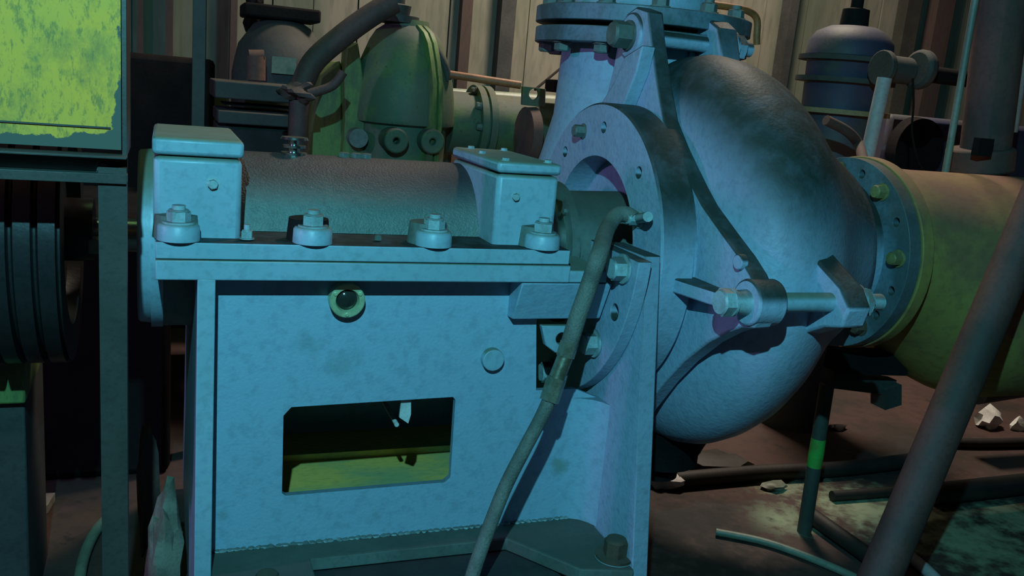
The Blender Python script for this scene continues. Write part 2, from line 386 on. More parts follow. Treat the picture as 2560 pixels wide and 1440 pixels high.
# --- bearing bed: two joint flanges
bed = part('bearing_bed', MB().box(-.009, .641, 1.345, 1.85, .688, .7175).box(.585, .712, 1.347, 1.848, .688, .709), M['blue'], pump, bevel=.002)
part('bed_underside', MB().lathe([(-.005, .130), (.05, .140), (.62, .140)], 'X', C0, 48, PI, 2*PI), M['blue_clean'], bed)
hp = [(0, 0)]
hs = MB().lathe([(.0, .0), (.0, .150), (.645, .150), (.645, .0)], 'X', C0, 96)
cut = MB()
BX = [(447, 530), (783, 560), (1085, 580), (1357, 590)]
BXX = [PY(px_, py_, 1.366).x for px_, py_ in BX]
for bx in BXX[1:3]:
    cut.cyl((bx, 1.375, .72), (bx, 1.375, .86), .026, n=32)
cut.cyl((BXX[0], 1.375, .72), (BXX[0], 1.375, .79), .026, n=32)
cut.cyl((BXX[3], 1.375, .72), (BXX[3], 1.375, .79), .026, n=32)
housing = part('bearing_housing', MB().lathe([(.0, .150), (.645, .150)], 'X', C0, 96), M['housing'], pump, 'dusty dark half-round bearing housing')
part('joint_flange', MB().box(-.009, .638, 1.347, 1.848, .7185, .7435), M['ledge'], housing, 'blue-grey joint flange with a dirty top ledge', bevel=.002)
for i, bx in enumerate(BXX):
    part('bolt_boss', MB().lathe([(0, .030), (.020, .029), (.024, .026), (.024, .0)], 'Z', (bx, 1.366, .744), 32), M['blue'], housing)
    bolt('housing_bolt', housing, (bx, 1.366, .768), (0, 0, 1), .0168, .017, 'bolt', 1.35, stud=.006, rot=i*.35)
    part('spot_face', MB().lathe([(0, .033), (.034, .030), (.038, .0)], 'Z', (bx-.003, 1.392, .743), 32), M['dark'] if i == 1 else M['dusty'], housing, 'bolt recess with its shade put into the dark colour')  # dark colour stands for the shade in the bolt scallop
bolt('grease_nipple', housing, (.118, 1.375, .7455), (0, 0, 1), .0085, .012, 'bolt', 1.3, stud=.008)
bolt('grease_nipple', housing, (.320, 1.39, .7455), (0, 0, 1), .006, .008, 'dusty', 0)
# bearing boxes with lids
def bbox(x0, x1, y0, y1, zl, dx):
    b = part('bearing_box', MB().box(x0, x1, y0, y1, .735, .861), M['blue'], housing, 'blue-grey box over the bearing', bevel=.008)
    l = part('box_lid', MB().box(x0-.002, x1+.002, y0-.002, y1+.002, .8628, zl), M['blue'], housing, bevel=.006)
    return b, l
b1, l1 = bbox(-.012, .110, 1.385, 1.66, .888, 0)
b2, l2 = bbox(.512, .622, 1.385, 1.64, .882, 0)
bolt('box_screw', housing, PY(532, 460, 1.386), (0, -1, 0), .0075, .007, 'bolt', 1.45)
bolt('box_screw', housing, PY(1288, 492, 1.386), (0, -1, 0), .0065, .006, 'bolt', 1.3)
for (x, y) in ((.528, 1.40), (.606, 1.405), (.528, 1.52), (.606, 1.62), (.54, 1.62)):
    bolt('lid_screw', housing, (x, y, .882), (0, 0, 1), .0065, .004, 'bolt', 1.2)
bc = PY(735, 385, 1.6)
part('breather', MB().lathe([(0, .022), (.005, .022), (.006, .010), (.012, .010), (.013, .020), (.017, .020), (.018, .008), (.026, .008), (.027, .024), (.031, .022), (.031, 0)], 'Z', (bc.x, 1.6, .853), 24), M['steel'], housing, 'bright metal filler cap')
for px_ in (860, 890, 915):
    q_ = PY(px_, 400, 1.6); bolt('top_screw', housing, (q_.x, 1.6, .853), (0, 0, 1), .010, .008, 'dusty', 1.2)
# end covers
part('end_cover', MB().lathe([(-.036, 0), (-.036, .140), (-.033, .143), (-.016, .145), (-.016, .152), (.002, .152), (.002, 0)], 'X', C0, 72), M['blue'], pump, 'round end cover at the pulley side')
ec = part('end_cover', MB().lathe([(.640, 0), (.640, .118), (.652, .118), (.654, .112), (.654, 0)], 'X', C0, 72), M['dusty'], pump, 'dusty round end cover at the casing side')
for a in (60, 20, -20, 100): bolt('cover_screw', ec, ax(.654, .105, a), (1, 0, 0), .007, .006, 'dusty', 1.2)
# shaft, gland
sh = part('shaft', MB().lathe([(-.45, 0), (-.45, .028), (1.0, .028), (1.0, 0)], 'X', C0, 40), M['steel'], pump)
part('shaft_collar', MB().lathe([(.654, 0), (.654, .098), (.702, .098), (.702, 0)], 'X', C0, 64), M['steel'], sh, 'bright turned collar')
gl = part('gland', MB().lathe([(.702, 0), (.702, .126), (.718, .126), (.718, .108), (.86, .112), (.86, 0)], 'X', C0, 72), M['dusty'], pump, 'dusty gland ring round the shaft')
for a in (-15, 45, 105, 165): bolt('gland_screw', gl, ax(.702, .113, a), (-1, 0, 0), .0065, .005, 'dusty', 1.2)
# --- pedestal half flange
HY, HZ = 1.60, .753
hfp = [(HY+.329*math.cos(math.radians(a)), HZ+.329*math.sin(math.radians(a))) for a in [182+176*i/56 for i in range(57)]]
hfi = [(AY+.150*math.cos(math.radians(a)), AZ+.150*math.sin(math.radians(a))) for a in [165+210*i/48 for i in range(49)]]
cu = MB(); p = PX(1536, 780, .727); cu.cyl((.70, p.y, p.z), (.742, p.y, p.z), .0145, n=24)
p = PX(1405, 905, .727); cu.cyl((.70, p.y, p.z), (.742, p.y, p.z), .0145, n=24)
fl_ = part('half_flange', MB().prism('X', hfp+hfi[::-1], .727, .7515), M['casting'], ped, bevel=.0015, cuts=cu)
for px_, py_, rr_ in ((1560, 672, .1), (1487, 858, .4), (1380, 930, .3)): bolt('flange_bolt', ped, PX(px_, py_, .726), (-1, 0, 0), .0205, .022, 'bolt', 1.25, rot=rr_)
# --- casing cover: ring flange, three-armed cover plate, ribs
cu = MB()
for a in (88, 45, 0, 133, 178, -45):
    p = ax(.8, .236, a); cu.cyl((.79, p.y, p.z), (.84, p.y, p.z), .0115, n=24)
ring = [(.797, .180), (.797, .279), (.801, .283), (.862, .283), (.862, .180)]
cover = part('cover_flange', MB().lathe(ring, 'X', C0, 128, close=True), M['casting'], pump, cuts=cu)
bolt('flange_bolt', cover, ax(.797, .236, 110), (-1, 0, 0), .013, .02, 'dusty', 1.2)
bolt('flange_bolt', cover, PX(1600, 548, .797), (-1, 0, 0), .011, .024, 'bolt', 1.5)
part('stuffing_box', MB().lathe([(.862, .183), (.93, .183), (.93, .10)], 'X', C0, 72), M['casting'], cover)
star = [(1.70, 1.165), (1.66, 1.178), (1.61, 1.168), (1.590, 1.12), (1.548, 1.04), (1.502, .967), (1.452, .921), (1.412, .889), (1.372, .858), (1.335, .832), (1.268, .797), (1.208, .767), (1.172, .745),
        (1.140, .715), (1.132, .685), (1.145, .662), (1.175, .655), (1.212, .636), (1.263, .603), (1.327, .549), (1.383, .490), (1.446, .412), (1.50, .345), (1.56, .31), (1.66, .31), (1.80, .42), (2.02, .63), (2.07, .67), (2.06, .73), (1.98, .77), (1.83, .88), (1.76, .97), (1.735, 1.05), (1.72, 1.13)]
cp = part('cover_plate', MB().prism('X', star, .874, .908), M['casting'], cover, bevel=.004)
part('cover_hub', MB().lathe([(.855, .272), (.895, .272), (.915, .25)], 'X', C0, 96), M['casting'], cover)
def gus(a, b, c, d, t, nm='rib'):   # quad plate extruded in Y
    return part(nm, MB().prism('Y', [a, b, c, d], *t), M['casting'], cover, bevel=.002)
# broad forked rib between ring flange and top lug
rp_ = [PX(x, y, .845) for x, y in ((1470, 300), (1500, 262), (1535, 205), (1562, 140), (1606, 112), (1590, 180), (1553, 275), (1520, 290))]
part('rib', MB().prism('X', [(p.y, p.z) for p in rp_], .845, .875), M['casting'], cover, bevel=.003)
# horizontal gusset from ring flange to front lug
g = MB(); top = [(.826, 1.325), (.826, 1.40), (.884, 1.40), (.884, 1.16), (.862, 1.168)]
part('rib', g.prism('Z', top, .678, .704), M['casting'], cover, bevel=.003)
bq = PX(1853, 655, .874); part('plate_boss', MB().cyl((.866, bq.y, bq.z), (.88, bq.y, bq.z), .013, n=24), M['casting'], cover, bevel=.002)
# curved strap below the front lug
stp = [PX(x, y, .90) for x, y in ((1900, 800), (1850, 822), (1800, 850), (1740, 900), (1690, 950), (1637, 1018))]
def lugset(c, r, xs, par):
    """bored lug + tie rod with head, sleeve and nut along X"""
    y, z = c
    part('lug', MB().lathe([(xs[0], 0), (xs[0], r), (xs[1], r), (xs[1], 0)], 'X', (0, y, z), 40), M['casting'], par, bevel=.004)
# front tie rod
FY, FZc = 1.165, .700
lugset((FY, FZc), .038, (.868, .922), cover)
tr = part('tie_rod', MB().lathe([(.826, 0), (.826, .016), (1.12, .016), (1.12, 0)], 'X', (0, FY, FZc), 32), M['blue'], pump, 'front tie rod across the casing')
bolt('rod_head', tr, (.842, FY, FZc), (-1, 0, 0), .023, .020, 'bolt', 1.0, rot=.4)
part('rod_sleeve', MB().lathe([(.842, 0), (.842, .019), (.868, .021), (.868, 0)], 'X', (0, FY, FZc), 32), M['bolt'], tr)
bolt('rod_nut', tr, (1.085, FY, FZc), (1, 0, 0), .026, .022, 'bolt', 1.2, stud=.03)
# top tie rod
TY, TZ = 1.665, 1.122
lugset((TY+.0, TZ), .045, (.868, .905), cover)
tr2 = part('tie_rod', MB().lathe([(.83, 0), (.83, .016), (1.145, .016), (1.145, 0)], 'X', (0, TY, TZ), 32), M['casting'], pump, 'upper tie rod below the pipe flange')
bolt('rod_head', tr2, (.868, TY, TZ), (-1, 0, 0), .027, .036, 'dusty', 1.1, rot=.2)
bolt('rod_nut', tr2, (1.105, TY, TZ), (1, 0, 0), .028, .026, 'casting', 1.2, stud=.02)
# --- volute casing
VZ = .699
prof = [(.908, .22), (.910, .275), (.920, .315), (.937, .350), (.96, .378), (.99, .394), (1.02, .400), (1.06, .396), (1.10, .384), (1.14, .362), (1.18, .333), (1.22, .301), (1.26, .271), (1.30, .243), (1.34, .220), (1.37, .200), (1.39, .170), (1.43, .168)]
offs = [(.028*max(0, min(1, (t-1.0)/.2)), .005*max(0, min(1, (t-1.2)/.2))) for t, r in prof]
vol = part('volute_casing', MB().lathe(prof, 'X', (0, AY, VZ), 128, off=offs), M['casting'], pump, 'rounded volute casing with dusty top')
part('discharge_neck', MB().lathe([(.60, .25), (.75, .23), (.86, .202), (.95, .182), (1.10, .177), (1.115, .177)], 'Z', (1.02, 1.9, 0), 72), M['blue_clean'], vol)
part('suction_flange', MB().lathe([(1.418, 0), (1.418, .212), (1.448, .212), (1.448, 0)], 'X', C0, 96), M['dirtyblue'], vol, bevel=.002,
     cuts=(lambda c: [c.cyl(ax(1.40, .183, a), ax(1.436, .183, a), .0095, n=20) for a in (79, 31, -15, -36)] and c)(MB()))
sfl = part('discharge_flange', MB().lathe([(1.108, 0), (1.108, .241), (1.141, .241), (1.141, 0)], 'Z', (1.02, 1.9, 0), 96), M['dirtyblue'], vol, bevel=.002)
for k in range(12):
    a = 2*PI*(k+.35)/12
    bolt('flange_bolt', vol, (1.02+.213*math.cos(a), 1.9+.213*math.sin(a), 1.108), (0, 0, -1), .018, .018, 'dusty', 1.2, rot=k)
for a, m_ in ((55, 'brassbolt'), (7, 'brassbolt'), (-52, 'rustbolt'), (100, 'brassbolt')):
    bolt('suction_bolt', vol, ax(1.418, .183, a), (-1, 0, 0), .015, .020, m_, 1.25, rot=a)
# fins that take the tie rods on the casing
fin = [(1.29, .80), (1.20, .755), (1.145, .73), (1.12, .70), (1.13, .665), (1.17, .655), (1.23, .625), (1.30, .58), (1.40, .60), (1.40, .78)]
part('tie_lug', MB().prism('X', fin, 1.035, 1.083), M['casting'], vol, bevel=.005)
fin = [(1.58, 1.02), (1.60, 1.10), (1.625, 1.155), (1.66, 1.172), (1.70, 1.16), (1.73, 1.10), (1.78, 1.0), (1.7, .9)]
part('tie_lug', MB().prism('X', fin, 1.045, 1.092), M['casting'], vol, bevel=.005)
part('drain_stub', MB().lathe([(.19, .05), (.23, .05), (.23, .09), (.25, .09), (.32, .12)], 'Z', (1.03, 1.62, 0), 32), M['dark'], vol)

# plinth
single('concrete_plinth', MB().box(.076, .745, 1.26, 2.02, 0, .196), M['plinth'], 'dark grimy concrete plinth under the blue pump', 'plinth', bevel=.01)

# ================================================================== pipes joined to the pump
dp = thing('discharge_pipe', 'blue-grey vertical pipe bolted on top of the pump and leaving the frame', 'pipe', (1.05, 1.9, 1.15))
df = part('pipe_flange', MB().lathe([(1.152, 0), (1.152, .243), (1.186, .243), (1.186, 0)], 'Z', (1.02, 1.9, 0), 96), M['dirtyblue'], dp, bevel=.002)
part('gasket', MB().lathe([(1.141, 0), (1.141, .195), (1.152, .195), (1.152, 0)], 'Z', (1.02, 1.9, 0), 64), M['dark'], dp, 'dark gasket')
for k in range(12):
    a = 2*PI*(k+.35)/12
    bolt('flange_bolt', df, (1.02+.213*math.cos(a), 1.9+.213*math.sin(a), 1.186), (0, 0, 1), .018, .018, 'dusty', 1.2, stud=.008, rot=k)
part('pipe_body', MB().lathe([(1.186, .17), (1.21, .155), (2.2, .155)], 'Z', (1.02, 1.9, 0), 64), M['blue_clean'], dp)

sp = thing('suction_pipe', 'big olive and rust stained suction pipe bolted to the right end of the pump', 'pipe', (1.9, 1.6, .45))
part('pipe_flange', MB().lathe([(1.450, 0), (1.450, .216), (1.480, .216), (1.482, .205), (1.482, 0)], 'X', C0, 96), M['olive'], sp, bevel=.002)
part('pipe_body', MB().lathe([(1.48, .192), (1.53, .195), (1.60, .215), (1.68, .245), (1.76, .262), (1.85, .270), (2.9, .272)], 'X', C0, 96,
     off=[(0, 0), (0, 0), (0, -.022), (0, -.052), (0, -.069), (0, -.077), (0, -.077)]), M['olive'], sp)

# ================================================================== hose
hz = thing('braided_hose', 'grey rubber hose hanging diagonally in front of the pump flange, with a metal coupling', 'hose', tuple(PY(1180, 1440, 1.18)))
up_ = [PX(1585, 548, .785), PX(1566, 536, .775), PX(1540, 540, .755), PX(1517, 575, .725), PY(1500, 630, 1.29), PY(1470, 720, 1.285), PY(1442, 800, 1.28), PY(1420, 870, 1.275)]
part('hose_line', MB().tube(up_, .0145), M['hose'], hz)
part('coupling', MB().tube([PY(1424, 856, 1.275), PY(1413, 892, 1.273)], .0155, 6, False).tube([PY(1413, 892, 1.273), PY(1392, 945, 1.27)], .0132, 16, False).tube([PY(1392, 945, 1.27), PY(1373, 1003, 1.265)], .0165, 6, False), M['fitting'], hz, 'dull metal coupling')
lo = [PY(1374, 998, 1.265), PY(1350, 1050, 1.26), PY(1310, 1125, 1.255), PY(1262, 1220, 1.245), PY(1215, 1340, 1.225), PY(1178, 1450, 1.20), PY(1160, 1540, 1.19)]
part('hose_line', MB().tube(lo, .0115), M['hose'], hz)
part('hose_elbow', MB().tube([PX(1583, 548, .80), PX(1620, 542, .775)], .009, 12, False), M['bolt'], hz)

# ================================================================== belt guard and pulley (left)
GY = 1.24
gd = thing('belt_guard', 'steel belt guard with peeling yellow panel and grey angle frame at the left edge', 'guard', (-.25, GY, 0))
pa = PY(303, 330, GY); pz = PY(318, 376, GY)
part('guard_panel', MB().box(-.75, pa.x, GY, GY+.012, pz.z, 1.10), M['yellow'], gd, 'peeling yellow sheet panel')
crease = PY(150, 312, GY)
part('panel_fold', MB().box(-.75, pa.x-.012, GY-.0025, GY+.001, crease.z-.001, crease.z+.001), M['guardframe'], gd)
part('guard_side', MB().box(pa.x+.001, pa.x+.006, GY+.004, GY+.16, pz.z-.01, 1.10), M['guardframe'], gd)
rx = PY(318, 400, GY).x; z1 = PY(200, 383, GY).z; z0 = PY(200, 455, GY).z
rail = part('top_rail', MB().box(-.75, rx, GY-.022, GY+.02, z1-.003, z1).box(-.75, rx, GY+.014, GY+.02, z0, z1-.003).box(-.75, rx, GY-.006, GY+.014, z0, PY(200, 430, GY).z), M['guardframe'], gd, bevel=.0008)
pq = PY(258, 422, GY); bolt('rail_bolt', rail, (pq.x, GY+.0135, pq.z), (0, -1, 0), .008, .01, 'dusty', 1.3)
pl = PY(250, 900, GY).x; pr = PY(318, 900, GY).x
part('frame_post', MB().box(pl, pr, GY, GY+.005, 0, z0+.02).box(pr-.005, pr, GY+.005, GY+.038, 0, z0+.02), M['guardframe'], gd)
# grooved pulley
pu = thing('belt_pulley', 'wide dark grooved belt pulley behind the guard post at the left edge', 'pulley', (-.25, AY, AZ))
pr_ = [(-.40, 0), (-.40, .208)]
x_ = -.40; step = .0303
k = 0
xr = -.131
xs_ = []
while x_ < xr-.001:
    pr_ += [(x_+.0035, .210), (x_+step-.006, .210), (x_+step-.0045, .192), (x_+step-.0015, .192)] ; x_ += step
    xs_.append(x_)
pr_ = [(p[0]+(xr-x_), p[1]) for p in pr_]
pr_ += [(xr+.0, .208), (xr, .15), (xr-.02, .14), (xr-.02, .03), (xr-.02, 0)]
part('rim', MB().lathe(pr_, 'X', (0, 1.56, .72), 128), M['pulley'], pu)
part('hub', MB().lathe([(xr-.03, 0), (xr-.03, .05), (xr+.03, .05), (xr+.03, 0)], 'X', (0, 1.56, .72), 40), M['pulley'], pu)
# shaft key glimpsed behind the post
kq = PY(238, 620, 1.5)
single('shaft_key', MB().box(kq.x-.012, kq.x+.03, 1.51, 1.54, kq.z-.012, kq.z+.012), M['palegreen'], 'short pale block showing beside the guard post, right of the pulley', 'block', loc=(kq.x, 1.52, kq.z), bevel=.003)
# motor pedestal under pulley
a = PY(60, 885, 1.58); b_ = PY(60, 1010, 1.58)
mp_ = thing('motor_stand', 'stained stand with a yellow-green top block below the pulley', 'stand', (-.35, 1.6, 0))
part('top_block', MB().box(-.6, a.x, 1.58, 1.8, b_.z, a.z), M['lime'], mp_, 'yellow-green painted block', bevel=.004)
part('stand_body', MB().box(-.6, a.x-.004, 1.60, 1.85, 0, b_.z), M['machine'], mp_, bevel=.004)

# ================================================================== left floor clutter
c_ = [PZ(x, y, z) for x, y, z in ((255, 1310, .10), (225, 1350, .05), (205, 1400, .03), (195, 1450, .012), (190, 1500, .012))]
single('loose_cable', MB().tube([PZ(275, 1290, .012), PZ(245, 1320, .012), (PZ(222, 1360, .012)), PZ(205, 1410, .012), PZ(196, 1470, .012)], .011), M['palegreen'], 'pale loose hose curving over the floor by the guard post', 'hose', loc=tuple(PZ(222, 1360, 0)))
q = [PZ(x, y, .012) for x, y in ((62, 1243), (138, 1240), (120, 1270), (98, 1286), (45, 1290))]
single('floor_scrap', MB().prism('Z', [(p.x, p.y) for p in q], .001, .02), M['scrap'], 'flat greenish scrap sheet on the floor at lower left', 'scrap', loc=(q[0].x, q[0].y, 0))
f0 = PZ(350, 1260, 0)
single('rag_bundle', MB().blob(PY(368, 1240, 1.75), .05, 3, .35, 3, (.35, .5, 2.6)), M['darkpipe'], 'dark ragged bundle standing on the floor left of the pump pedestal', 'rag', loc=tuple(PY(368, 1240, 1.75)))
single('stone_block', MB().blob(PY(412, 1400, 1.62), .07, 5, .25, 3, (.45, .6, 1.9)), M['scrap'], 'rough grey stone leaning at the foot of the pump pedestal', 'stone', loc=tuple(PY(412, 1400, 1.62)))

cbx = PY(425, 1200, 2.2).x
single('void_block', MB().box(-1.2, cbx, 2.2, 3.0, 0, .60), M['dark'], 'black block added to fill the dark void between the guard post and the pump pedestal', 'machine', loc=(-.4, 2.5, 0), bevel=.02)  # added block; its black stands for the unlit void behind the post
# hanging scrap inside the pedestal window
hp_ = [PY(x, y, 1.414) for x, y in ((1003, 1000), (1027, 1000), (1027, 1035), (1020, 1058), (998, 1043))]
single('hanging_scrap', MB().prism('Y', [(p.x, p.z) for p in hp_]+[], 1.4125, 1.417), M['paper'], 'white scrap hanging inside the pedestal window', 'scrap', loc=tuple(hp_[0]))
dq = PY(992, 1062, 1.47); single('wire_end', MB().cyl(dq, dq+Vector((0, .10, .005)), .0042, n=12), M['paper'], 'wire tip coloured white for a glint, below the white scrap in the pedestal window', 'wire', loc=tuple(dq))  # white colour stands for a tiny glint

# ================================================================== old green valve/pump behind
BY = 2.75
gx = PY(1010, 200, BY).x
def zz(y, x=1010): return PY(x, y, BY).z
op = thing('green_valve', 'old green domed valve body behind the pump, with a vertical split flange', 'valve', (gx, BY, .4))
def wpx(px): return px/FPX*2.88
dome = part('bonnet', MB().lathe([(zz(395), wpx(108)), (zz(312), wpx(108)), (zz(306), wpx(124)), (zz(296), wpx(126)), (zz(240), wpx(122)), (zz(200), wpx(116)), (zz(160), wpx(106)), (zz(130), wpx(95)), (zz(105), wpx(86)), (zz(80), wpx(72)), (zz(66), wpx(54)), (zz(50), wpx(50)), (zz(48), 0)], 'Z', (gx, BY, 0), 72), M['green'], op)
# vertical split flange (two plates)
cy = math.cos(.35); sy = math.sin(.35)
for dx in (-.011, .011):
    pts = [(-.01, zz(55)), (.07, zz(62)), (.105, zz(80)), (.128, zz(105)), (.150, zz(150)), (.168, zz(200)), (.178, zz(300)), (.170, zz(400)), (.0, zz(400))]
    g = MB(); A = []; Bv = []
    for (r, z) in pts:
        for lst, e in ((A, -.007), (Bv, .007)):
            lst.append(g.bm.verts.new((gx+r*sy+(dx+e)*cy+.005, BY-r*cy+(dx+e)*sy, z)))
    g.bm.faces.new(A); g.bm.faces.new(Bv[::-1])
    for i in range(len(A)): g.bm.faces.new((A[i], Bv[i], Bv[(i+1) % len(A)], A[(i+1) % len(A)]))
    part('split_flange', g, M['lime'], op)
for px_, py_ in ((985, 350), (1075, 352)):
    c = PY(px_, py_, BY-.155)
    g = MB().cyl((c.x, BY-.02, c.z), (c.x, BY-.19, c.z), .036, n=32)
    part('side_lug', g, M['green'], op, bevel=.005, cuts=MB().cyl((c.x, BY-.15, c.z), (c.x, BY-.25, c.z), .009, n=16))
# tall left rib & body
q = [PY(x, y, BY-.03) for x, y in ((862, 120), (890, 105), (905, 200), (908, 300), (905, 400), (850, 400), (858, 300), (856, 200))]
part('side_rib', MB().prism('Y', [(p.x, p.z) for p in q], BY-.06, BY+.02), M['lime'], op, bevel=.004)
q = [PY(x, y, BY) for x, y in ((795, 190), (850, 150), (860, 400), (760, 400), (775, 300))]
part('body', MB().prism('Y', [(p.x, p.z) for p in q], BY-.02, BY+.2), M['lime'], op, bevel=.01)
q = PY(895, 345, BY-.1)
part('body_port', MB().cyl((q.x, BY-.11, q.z), (q.x, BY, q.z), .028, n=24), M['dusty'], op)
nk = PY(985, 48, BY)
part('top_neck', MB().lathe([(0, .075), (.02, .075), (.022, .045), (.05, .05), (.055, .03), (.2, .03), (.2, 0)], 'Z', (nk.x, BY, nk.z-.01), 32), M['machine'], op)
part('valve_foot', MB().lathe([(.0, .22), (.35, .2), (zz(395)+.0, .16)], 'Z', (gx, BY+.02, 0), 40), M['green'], op)
# yoke rods at the upper right of the dome
single('stay_rod', MB().tube([PY(1030, 75, BY-.05), PY(1080, 110, BY-.08), PY(1110, 160, BY-.1), PY(1122, 200, BY-.1)], .012), M['machine'], 'dark curved stay on the right shoulder of the green dome', 'rod', loc=tuple(PY(1080, 110, BY)))
single('inclined_pipe', MB().tube([PY(985, 5, 2.5), PY(925, 40, 2.5), PY(850, 95, 2.5), PY(780, 160, 2.5), PY(745, 245, 2.5)], .031), M['darkpipe'], 'dark rusty bent pipe sloping down left of the green dome', 'pipe', loc=tuple(PY(735, 260, 2.5)))
single('clamp_stand', MB().cyl(PY(748, 250, 2.42), PY(742, 400, 2.42), .026).blob(PY(752, 232, 2.4), .035, 2, .4, 3, (1.3, .8, .7)).tube([PY(770, 235, 2.38), PY(830, 215, 2.38), PY(858, 180, 2.38)], .012), M['darkpipe'], 'rusty clamp on a short post beside the green dome', 'clamp', loc=tuple(PY(742, 400, 2.42)))
# horizontal green pipe to the right, with flange
a = PY(1110, 320, BY+.05); b_ = PY(1420, 345, BY+.05)
hpz = PY(1210, 315, BY).z
hg = thing('green_pipe', 'dull green horizontal pipe running right from the domed valve', 'pipe', (a.x, BY, hpz))
part('pipe_body', MB().lathe([(a.x, .100), (b_.x+.15, .100)], 'X', (0, BY+.05, hpz), 48), M['green'], hg)
fx = PY(1190, 300, BY).x
pf = part('pipe_flange', MB().lathe([(fx, 0), (fx, .125), (fx+.022, .125), (fx+.022, .115), (fx+.03, .115), (fx+.03, .125), (fx+.052, .125), (fx+.052, 0)], 'X', (0, BY+.05, hpz), 64), M['green'], hg)
for a_ in (75, 35, 0): bolt('flange_bolt', pf, (fx-.001, BY+.05-.11*math.cos(math.radians(a_)), hpz+.11*math.sin(math.radians(a_))), (-1, 0, 0), .011, .014, 'dusty', 1.2)
single('rusty_disc', MB().lathe([(0, 0), (0, .085), (.03, .088), (.035, 0)], 'X', (PY(1330, 335, 2.55).x, 2.62, PY(1350, 340, 2.62).z), 48), M['rust'], 'round rusty blank leaning on the green pipe beside the pump neck', 'disc', loc=tuple(PY(1350, 340, 2.62)))
a = PY(1100, 240, 3.1); b_ = PY(1430, 262, 3.1)
single('pale_pipe', MB().cyl(a, b_, .03).cyl(b_, (b_.x, b_.y, 0), .025), M['palegreen'], 'pale galvanised pipe running level behind the green pipe', 'pipe', loc=tuple(a))
single('rusty_rod', MB().cyl(PY(1125, 186, 2.6), PY(1302, 213, 2.55), .0115, n=20), M['brown'], 'rust brown tube sticking out right from the dome', 'tube', loc=tuple(PY(1125, 186, 2.6)))
ee = [PY(x, y, 2.6) for x, y in ((1306, 215), (1362, 222), (1360, 268), (1304, 262))]; ec_ = PY(1333, 235, 2.6)
single('lifting_eye', MB().prism('Y', [(p.x, p.z) for p in ee], 2.59, 2.61), M['green'], 'small square green plate with a round hole on the pipe', 'plate', loc=tuple(ee[3]), bevel=.002, cuts=MB().cyl((ec_.x, 2.5, ec_.z), (ec_.x, 2.7, ec_.z), .017, n=24))
single('dark_bracket', MB().box(PY(1380, 215, 2.7).x, PY(1425, 215, 2.7).x, 2.68, 2.76, PY(1400, 232, 2.7).z, PY(1400, 200, 2.7).z), M['dark'], 'small black block beside the pump neck above the green pipe', 'block', loc=tuple(PY(1400, 232, 2.7)), bevel=.003)
single('guy_wire', MB().cyl(PY(1500, 88, WY), PY(1338, 224, 3.1), .005, n=8), M['dark'], 'thin dark wire slanting across the wall left of the pump neck', 'wire', loc=tuple(PY(1340, 215, 3.4)))

# ================================================================== left background
LY = 2.9
def bb_(x0, y0, x1, y1, Y, d): a, b = PY(x0, y0, Y), PY(x1, y1, Y); return MB().box(min(a.x, b.x), max(a.x, b.x), Y, Y+d, min(a.z, b.z), max(a.z, b.z))
mb = thing('machine_bed', 'long dark steel machine bed behind the left bearing box', 'machine bed', (PY(650, 300, LY).x, LY, 0))
part('upper_beam', bb_(535, 200, 768, 262, LY, .3), M['machine'], mb, bevel=.004)
part('lower_beam', bb_(545, 275, 758, 322, LY-.02, .3), M['machine'], mb, bevel=.004)
part('web', bb_(560, 262, 770, 275, LY+.05, .2), M['dark'], mb)
part('skirt', MB().box(PY(545, 300, LY).x, PY(758, 300, LY).x, LY+.02, LY+.28, 0, PY(650, 322, LY).z), M['plinth'], mb)
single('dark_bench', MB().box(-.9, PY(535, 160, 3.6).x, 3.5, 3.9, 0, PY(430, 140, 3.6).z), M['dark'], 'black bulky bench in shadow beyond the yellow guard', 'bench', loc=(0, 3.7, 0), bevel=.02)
single('steel_upright', MB().box(PY(481, 200, 2.3).x, PY(512, 200, 2.3).x, 2.3, 2.34, 0, 2.6), M['greypost'], 'slim grey-green upright behind the left bearing box', 'post', loc=(PY(490, 300, 2.3).x, 2.3, 0))
sm = thing('small_motor', 'dark round topped machine standing far behind, left of the green dome', 'machine', (PY(715, 190, 3.3).x, 3.3, .6))
c = PY(712, 190, 3.3)
part('body', MB().lathe([(-.75, .17), (0, .17), (.03, .165), (.10, .15), (.17, .10), (.20, .05), (.20, 0)], 'Z', (c.x, 3.42, c.z), 40), M['machine'], sm)
part('cap', MB().box(c.x-.14, c.x+.12, 3.32, 3.52, c.z+.19, c.z+.235), M['dark'], sm, bevel=.008)
part('nameplate', bb_(680, 140, 740, 188, 3.235, .02), M['palegreen'], sm, 'pale blank plate')
single('valve_stub', MB().cyl(PY(640, 200, 3.1), PY(640, 140, 3.1), .03).cyl(PY(622, 140, 3.1), PY(660, 140, 3.1), .02), M['rust'], 'rusty stub standing on the dark bed, left of the small machine', 'pipe stub', loc=tuple(PY(640, 200, 3.1)))
single('hanging_gear', MB().blob(PY(640, 40, 3.6), .06, 8, .4, 3, (.6, .6, 1.4)), M['dark'], 'black lumpy fitting against the wall above the small machine', 'fitting', loc=tuple(PY(640, 40, 3.6)))

